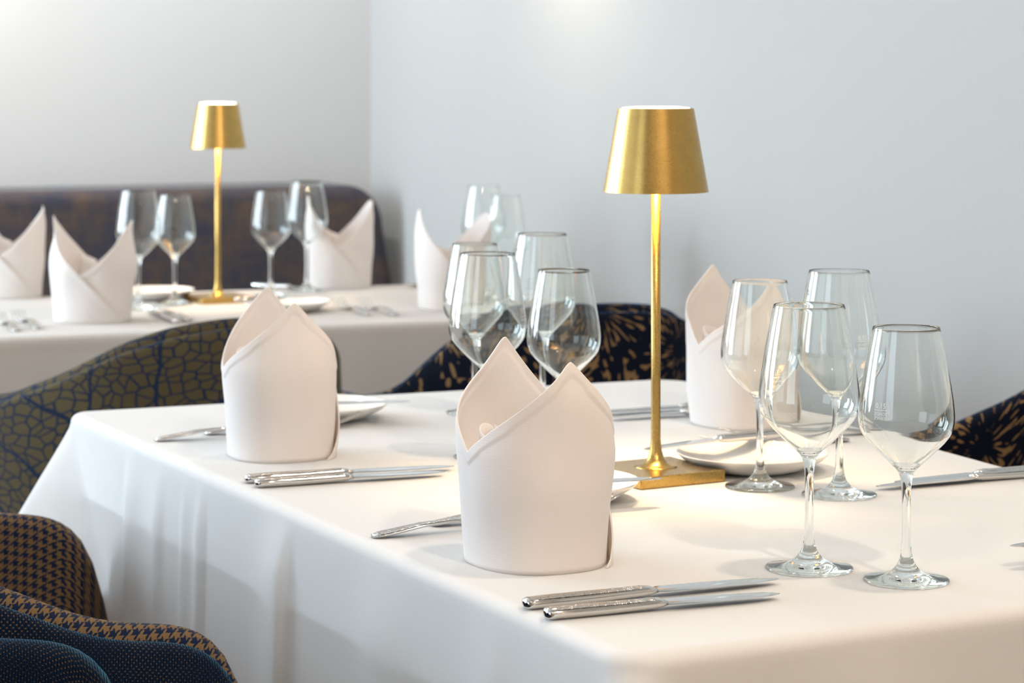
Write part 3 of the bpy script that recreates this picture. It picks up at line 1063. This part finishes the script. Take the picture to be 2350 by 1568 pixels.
def make_fork():
    """0.20 long, arched handle"""
    root = thing('table_fork', None, 'fork')
    def zc(x):
        return lin(x, [(0.0, 0.0022), (0.02, 0.0045), (0.05, 0.0090), (0.08, 0.0105), (0.11, 0.0078), (0.13, 0.0040), (0.145, 0.0024), (0.16, 0.0040), (0.18, 0.0095), (0.20, 0.0175)])
    W = [(0.0, 0.0042), (0.004, 0.0078), (0.012, 0.0092), (0.03, 0.0085), (0.06, 0.0062), (0.09, 0.0040), (0.115, 0.0032), (0.130, 0.0040), (0.138, 0.0085)]
    secs = []
    for i in range(29):
        x = 0.130 * i / 28
        secs.append(superloop(x, 0, zc(x), lin(x, W), 0.0018, 16, 2.5))
    vs, fs = loft(secs)
    obj('handle', vs, fs, 'steel', root)
    V, F = [], []
    for i in range(15):
        x = 0.006 + 0.085 * i / 14
        w = lin(x, W) - 0.0012
        for k in range(5):
            y = w * (k / 2 - 1)
            V.append(Vector((x, y, zc(x) + 0.00195 - 0.0004 * abs(k / 2 - 1) ** 2)))
    for i in range(14):
        for k in range(4):
            F.append((i * 5 + k, (i + 1) * 5 + k, (i + 1) * 5 + k + 1, i * 5 + k + 1))
    obj('hammered_inlay', V, F, 'hammer', root)
    parts = []
    secs = []
    for i in range(9):
        x = 0.128 + 0.028 * i / 8
        secs.append(superloop(x, 0, zc(x), lin(x, [(0.128, 0.0036), (0.136, 0.0085), (0.146, 0.0118), (0.157, 0.0122)]), 0.0012, 16, 3))
    parts.append(loft(secs))
    for k in range(4):
        y = -0.0105 + 0.007 * k
        secs = []
        for i in range(8):
            x = 0.154 + 0.046 * i / 7
            secs.append(superloop(x, y * (1 - 0.06 * i / 7), zc(x), 0.0017 * (1 - 0.5 * (i / 7) ** 3), 0.0011 * (1 - 0.5 * (i / 7) ** 2), 10, 2.4))
        parts.append(loft(secs))
    vs, fs = join(parts)
    obj('fork_head', vs, fs, 'steel', root)
    return root
def make_spoon():
    root = thing('table_spoon', None, 'spoon')
    def zc(x):
        return lin(x, [(0.0, 0.0022), (0.05, 0.0090), (0.08, 0.0105), (0.11, 0.0078), (0.135, 0.0050)])
    secs = []
    for i in range(25):
        x = 0.138 * i / 24
        secs.append(superloop(x, 0, zc(x), lin(x, [(0.0, 0.0042), (0.006, 0.0085), (0.02, 0.0088), (0.06, 0.0062), (0.10, 0.0036), (0.138, 0.0042)]), 0.0018, 16, 2.5))
    vs, fs = loft(secs)
    obj('handle', vs, fs, 'steel', root)
    V, F = [], []
    nr, nt = 8, 32
    V.append(Vector((0.168, 0, 0.0012)))
    for r in range(1, nr + 1):
        q = r / nr
        for k in range(nt):
            t = 2 * pi * k / nt
            V.append(Vector((0.168 + 0.034 * q * cos(t), 0.0205 * q * sin(t) * (1 - 0.12 * cos(t)), 0.0012 + 0.0085 * q * q)))
    for k in range(nt):
        F.append((0, 1 + k, 1 + (k + 1) % nt))
    for r in range(nr - 1):
        for k in range(nt):
            a = 1 + r * nt
            F.append((a + k, a + nt + k, a + nt + (k + 1) % nt, a + (k + 1) % nt))
    o = obj('spoon_bowl', V, F, 'steel', root)
    so = o.modifiers.new('thickness', 'SOLIDIFY'); so.thickness = 0.0012; so.offset = 1
    return root
CUT = {'knife': [make_knife(), 0.2345, False], 'fork': [make_fork(), 0.20, False], 'spoon': [make_spoon(), 0.202, False]}
def cutlery(kind, end, direction, length, label, group, tilt=0.0, lift=0.0, tip=False):
    src, L0, usedf = CUT[kind]
    if not usedf:
        o = src; CUT[kind][2] = True
    else:
        o = copy_tree(src)
    d = Vector((direction[0], direction[1])).normalized()
    e = Vector((end.x, end.y))
    if tip:
        e = e - d * length
    o.location = (e.x, e.y, end.z + lift)
    o.rotation_euler = (0, -tilt, atan2(d.y, d.x))
    s = length / L0
    o.scale = (s, 1, 1)
    tag(o, label, kind, group)
    return o
DU = (0.915, 0.40)
GK, GF = 'steel knives on the front table', 'steel forks on the front table'
def span(kind, a, b, label, group, ha=0.004, hb=0.004, f=at):
    p, q = f(*a, ha), f(*b, hb)
    p.z -= ha
    d = (q - p).to_2d()
    return cutlery(kind, p, d, d.length, label, group)
span('knife', (1202, 1388), (1787, 1330), 'longer steel knife beside the middle napkin, farther of the front pair', GK)
span('knife', (1250, 1411), (1789, 1364), 'shorter steel knife beside the middle napkin, nearest the table edge', GK)
span('knife', (562, 1101), (1042, 1071), 'upper of two steel knives below the far left napkin', GK)
span('knife', (585, 1111), (1022, 1084), 'lower of two steel knives below the far left napkin', GK)
cutlery('fork', at(357, 1014), DU, 0.20, 'steel fork with arched hammered handle reaching out left of the far left napkin', GF)
cutlery('fork', at(471, 999), (0.92, 0.38), 0.19, 'second steel fork whose tines reappear right of the far left napkin', GF)
cutlery('fork', at(855, 1236), DU, 0.20, 'steel fork with long hammered handle left of the middle napkin', GF)
cutlery('fork', at(990, 1209), DU, 0.19, 'short-looking fork handle tucked behind the middle napkin', GF)
p = at(1610, 1001, 0.0175); p.z = TABLE_Z
cutlery('fork', p, (-0.915, -0.40), 0.19, 'steel fork with tines over the warm-lit plate, left one', GF, tip=True)
p = at(1660, 984, 0.0175); p.z = TABLE_Z
cutlery('fork', p, (-0.915, -0.40), 0.20, 'steel fork with tines just before the warm-lit napkin', GF, tip=True)
cutlery('knife', at(1366, 947, 0.004) - Vector((0, 0, 0.004)), (-0.92, -0.39), 0.235, 'steel knife behind the lamp pole, farther from the camera', GK, tip=True)
cutlery('knife', at(1392, 959, 0.004) - Vector((0, 0, 0.004)), (-0.92, -0.39), 0.205, 'steel knife behind the lamp pole, nearer to the camera', GK, tip=True)
cutlery('knife', at(2010, 1117, 0.004) - Vector((0, 0, 0.004)), (-0.905, -0.425), 0.235, 'steel knife with broad blade showing at the right edge of the table', GK, tip=True)
cutlery('knife', at(2052, 1107, 0.004) - Vector((0, 0, 0.004)), (-0.905, -0.425), 0.205, 'steel knife lying close behind the broad blade at the right', GK, tip=True)
GB = 'knives resting on bread plates'
def plate_knife(tip_px, d, label, h=0.026, f=at, L_=0.19):
    p = f(*tip_px, h); p.z -= 0.004
    return cutlery('knife', p, d, L_, label, GB, tip=True)
plate_knife((940, 922), (0.96, 0.27), 'steel knife resting on the shaded plate behind the far left napkin')
plate_knife((1520, 1099), (0.94, 0.34), 'steel knife blade pointing at the lamp base from behind the middle napkin')
plate_knife((1478, 1032), (-0.79, -0.61), 'steel knife lying across the warm-lit plate', L_=0.205)
plate_knife((2318, 1254), (-0.94, -0.34), 'tip of a knife entering at the right edge of the picture', h=0.02)
plate_knife((768, 682), (0.95, 0.30), 'blurred knife lying on the far plate right of the gold lamp', f=at2)
GC = 'blurred cutlery on the far table'
DV = (-0.37, 0.93)
cutlery('fork', at2(910, 727), DV, 0.20, 'blurred fork right of the others before the bench-end napkin', GC)
cutlery('fork', at2(848, 726), DV, 0.19, 'blurred fork beside the plate, left of its neighbour', GC)
cutlery('fork', at2(88, 757), DV, 0.20, 'blurred fork left of the crossed-front napkin, nearer to it', GC)
cutlery('fork', at2(40, 762), DV, 0.19, 'blurred fork at the left edge of the far table', GC)
cutlery('knife', at2(408, 744), DV, 0.22, 'blurred knife right of the crossed-front napkin, left one', GC)
cutlery('knife', at2(436, 741), DV, 0.205, 'blurred knife above the olive chair, right one', GC)
cutlery('spoon', at2(934, 660), (-0.95, 0.1), 0.19, 'blurred spoon at the far edge beside the bench end', GC, tip=True)
cutlery('knife', at2(580, 659), (0.75, -0.5), 0.20, 'blurred knife behind the far lamp near the bench', GC)

# ------------------------------------------------------------------ upholstered chairs
def shell_path(hw, xf, xs, xb, n=120):
    pts = []
    a = xs - xb
    for k in range(20):
        pts.append(Vector((xf + (xs - xf) * k / 20, -hw)))
    for k in range(81):
        t = -pi / 2 - pi * k / 80
        e = 2.15
        c_, s_ = cos(t), sin(t)
        pts.append(Vector((xs + a * math.copysign(abs(c_) ** (2 / e), c_), hw * math.copysign(abs(s_) ** (2 / e), s_))))
    for k in range(1, 21):
        pts.append(Vector((xs + (xf - xs) * k / 20, hw)))
    S = [0]
    for i in range(1, len(pts)):
        S.append(S[-1] + (pts[i] - pts[i - 1]).length)
    out = []
    j = 0
    for i in range(n + 1):
        s = S[-1] * i / n
        while j < len(S) - 2 and S[j + 1] < s:
            j += 1
        t = (s - S[j]) / max(1e-9, S[j + 1] - S[j])
        out.append((pts[j].lerp(pts[j + 1], t), s))
    return out, S[-1]
CH_F = [(0.0, 0.50), (0.010, 0.585), (0.030, 0.628), (0.060, 0.654), (0.09, 0.662), (0.14, 0.667), (0.18, 0.679), (0.25, 0.712), (0.34, 0.748), (0.44, 0.785), (0.53, 0.806), (0.62, 0.818), (0.9, 0.824)]
CH_B = [(0.0, 0.50), (0.010, 0.585), (0.030, 0.625), (0.060, 0.645), (0.09, 0.652), (0.18, 0.655), (0.27, 0.660), (0.34, 0.673), (0.40, 0.697), (0.46, 0.745), (0.53, 0.797), (0.59, 0.815), (0.66, 0.822), (0.9, 0.824)]
CH_Z = [(0.0, 0.50), (0.010, 0.585), (0.030, 0.628), (0.060, 0.654), (0.09, 0.662), (0.14, 0.667), (0.18, 0.676), (0.25, 0.698), (0.34, 0.712), (0.44, 0.748), (0.53, 0.792), (0.59, 0.812), (0.66, 0.822), (0.9, 0.824)]
def shell_piece(name, parent, mat, o_in, o_out, ztop_off, zbot, prof=CH_Z, hw=0.285, xf=0.25, xs=0.05, xb=-0.30, lean=0.05, rnd=None, front=0.0):
    path, tot = shell_path(hw, xf - front, xs, xb)
    n = len(path)
    V, UVs = [], []
    th = o_out - o_in
    m = 0
    for i, (p, s) in enumerate(path):
        a = path[max(0, i - 1)][0]; b = path[min(n - 1, i + 1)][0]
        t = (b - a).normalized()
        nr = Vector((-t.y, t.x))            # outward
        if nr.dot(p - Vector((0.0, 0))) < 0:
            nr = -nr
        sd = min(s, tot - s)
        zt = 0.0
        for (q0, z0), (q1, z1) in zip(prof, prof[1:]):
            if q0 <= sd <= q1:
                u = (sd - q0) / (q1 - q0); zt = z0 + (z1 - z0) * u; break
        else:
            zt = prof[-1][1]
        zt += ztop_off
        col = []
        r = th / 2
        K = 14
        # outside going up
        for k in range(K + 1):
            col.append((o_out, zbot + (zt - r - zbot) * k / K))
        for k in range(1, 8):
            ang = pi * k / 8
            col.append((o_in + r + r * cos(ang), zt - r + r * sin(ang)))
        for k in range(K + 1):
            col.append((o_in, zt - r - (zt - r - zbot) * k / K))
        m = len(col)
        L0 = 0.0; prev = None
        for (off, z) in col:
            if prev is not None:
                L0 += sqrt((off - prev[0]) ** 2 + (z - prev[1]) ** 2)
            prev = (off, z)
            bulge = 0.012 * sin(pi * max(0, min(1, (z - zbot) / max(0.02, zt - zbot))))
            q = p + nr * (off + lean * (z - 0.45) * (1 if sd > 0.25 else 0.35 + 0.65 * sd / 0.25) + bulge)
            V.append(Vector((q.x, q.y, z))); UVs.append((s, L0))
    # smooth the height profile a little along s (three passes over whole columns)
    for _ in range(3):
        Z = [v.z for v in V]
        for i in range(1, n - 1):
            for k in range(m):
                V[i * m + k].z = 0.25 * Z[(i - 1) * m + k] + 0.5 * Z[i * m + k] + 0.25 * Z[(i + 1) * m + k]
    F = []
    for i in range(n - 1):
        for k in range(m):
            k2 = (k + 1) % m
            F.append((i * m + k, (i + 1) * m + k, (i + 1) * m + k2, i * m + k2))
    F.append(tuple(range(m))); F.append(tuple(reversed(range((n - 1) * m, n * m))))
    return obj(name, V, F, mat, parent, uvs=UVs)
def chair(u, v, facing, label, outer, inner, group, outer_label=None, inner_label=None, prof=CH_Z, hw=0.285, world=None, zoff=0.0):
    p = uv(u, v) if world is None else Vector((world[0], world[1], 0))
    rz = facing
    root = thing('armchair', label, 'chair', p, rz, group)
    o1 = shell_piece('outer_shell', root, outer, -0.002, 0.016, -0.011 + zoff, 0.36, prof, hw=hw)
    o2 = shell_piece('inner_lining', root, inner, -0.036, -0.003, 0.0 + zoff, 0.37, prof, hw=hw, front=-0.004)
    if outer_label:
        o1['label'] = outer_label
    if inner_label:
        o2['label'] = inner_label
    # seat cushion
    secs = []
    for (z, k) in ((0.37, 0.93), (0.385, 0.985), (0.42, 1.0), (0.455, 0.985), (0.468, 0.93), (0.472, 0.80)):
        loop = []
        for q in range(48):
            t = 2 * pi * q / 48
            c_, s_ = cos(t), sin(t)
            loop.append(Vector((0.0 + 0.235 * k * math.copysign(abs(c_) ** 0.7, c_), (hw - 0.045) * k * math.copysign(abs(s_) ** 0.7, s_), z)))
        secs.append(loop)
    vs, fs = loft(secs)
    obj('seat', vs, fs, 'seat', root)
    vs, fs = box_geo((-0.20, -0.20, 0.335), (0.19, 0.20, 0.372))
    mod_bevel(obj('seat_frame', vs, fs, 'darkmetal', root, smooth=False), 0.01)
    for sx in (1, -1):
        for sy in (1, -1):
            vs, fs = tube([(0.16 * sx, 0.16 * sy, 0.34), (0.19 * sx, 0.19 * sy, 0.17), (0.22 * sx, 0.22 * sy, 0.0)], [0.016, 0.013, 0.010], 14)
            obj('leg', vs, fs, 'darkmetal', root)
    return root
A0 = ALPHA
GCH = 'upholstered shell chairs around the tables'
chair(0.408, 2.520, A0, 'armchair with brown houndstooth lining and blue outside, in the lower left', 'blue', 'hound', GCH, 'deep blue outside with small gold dots', 'brown and blue houndstooth lining', hw=0.318, prof=CH_F)
chair(0.275, 1.858, A0, 'dark blue armchair edge cut off by the bottom left corner of the picture', 'blue', 'blue', GCH, prof=CH_F, zoff=0.015)
chair(0.91, 3.69, A0 + pi / 2 + 0.25, 'armchair with olive crackle-pattern back left of the napkin on the front table', 'crackle', 'crackle', GCH, hw=0.27)
chair(1.545, 3.70, A0 + pi / 2 - 0.02, 'armchair with navy starburst fabric behind the middle wine glasses', 'burst', 'burst', GCH, hw=0.285, prof=CH_B)
chair(1.79, 2.52, A0 + pi, 'navy armchair with gold starbursts at the right edge against the wall', 'burst', 'burst', GCH, prof=[(a, b - 0.030 * max(0, 1 - abs(a - 0.30) / 0.17)) for a, b in CH_F], zoff=0.008)

# ------------------------------------------------------------------ banquette
bench = thing('upholstered_bench', 'long bench with mottled brown and blue upholstered back along the rear wall', 'bench', (0, 0, 0))
def bench_back():
    ua, ub, va, vb, z0, z1 = -1.4, 2.085, 5.86, 6.12, 0.46, 0.893
    r, re = 0.10, 0.035
    # outline in (u,z) with a large rounded upper right corner, extruded in v with soft edges
    out = []
    ptsl = [(ua, z0), (ub + 0.05, z0)]
    for k in range(13):
        a = pi / 2 * k / 12
        ptsl.append((ub - r + r * cos(a), z1 - r + r * sin(a)))
    ptsl.append((ua, z1))
    cx = (ua + ub) / 2; cz = (z0 + z1) / 2
    secs, UVs = [], []
    rows = [(vb, 0), (va + re, 0)] + [(va + re - re * sin(pi / 2 * k / 6), re * (1 - cos(pi / 2 * k / 6))) for k in range(1, 7)]
    V, F, UVv = [], [], []
    m = len(ptsl)
    for (vv, ins) in rows:
        for (x, z) in ptsl:
            dx = max(-ins, min(ins, (cx - x)));  dz = max(-ins, min(ins, (cz - z)))
            lean = (z - z0) * 0.10
            V.append(uv(x + dx * 1.0, vv + lean * 0.4, z + dz)); UVv.append((x + dx, z + dz + vv))
    nr = len(rows)
    for i in range(nr - 1):
        for k in range(m):
            k2 = (k + 1) % m
            F.append((i * m + k, i * m + k2, (i + 1) * m + k2, (i + 1) * m + k))
    F.append(tuple(range((nr - 1) * m, nr * m)))
    F.append(tuple(reversed(range(m))))
    return V, F, UVv
V, F, U_ = bench_back()
obj('backrest', V, F, 'bench', bench, uvs=U_)
vs, fs = box_geo((-1.4, 5.36, 0.30), (2.08, 5.87, 0.46), UVB)
s_ = obj('seat', vs, fs, 'bench', bench, smooth=False, uvs=[(v.x, v.y) for v in vs]); mod_bevel(s_, 0.03, 4)
vs, fs = box_geo((-1.4, 5.42, 0.0), (2.08, 6.10, 0.30), UVB)
obj('plinth', vs, fs, 'darkmetal', bench, smooth=False)
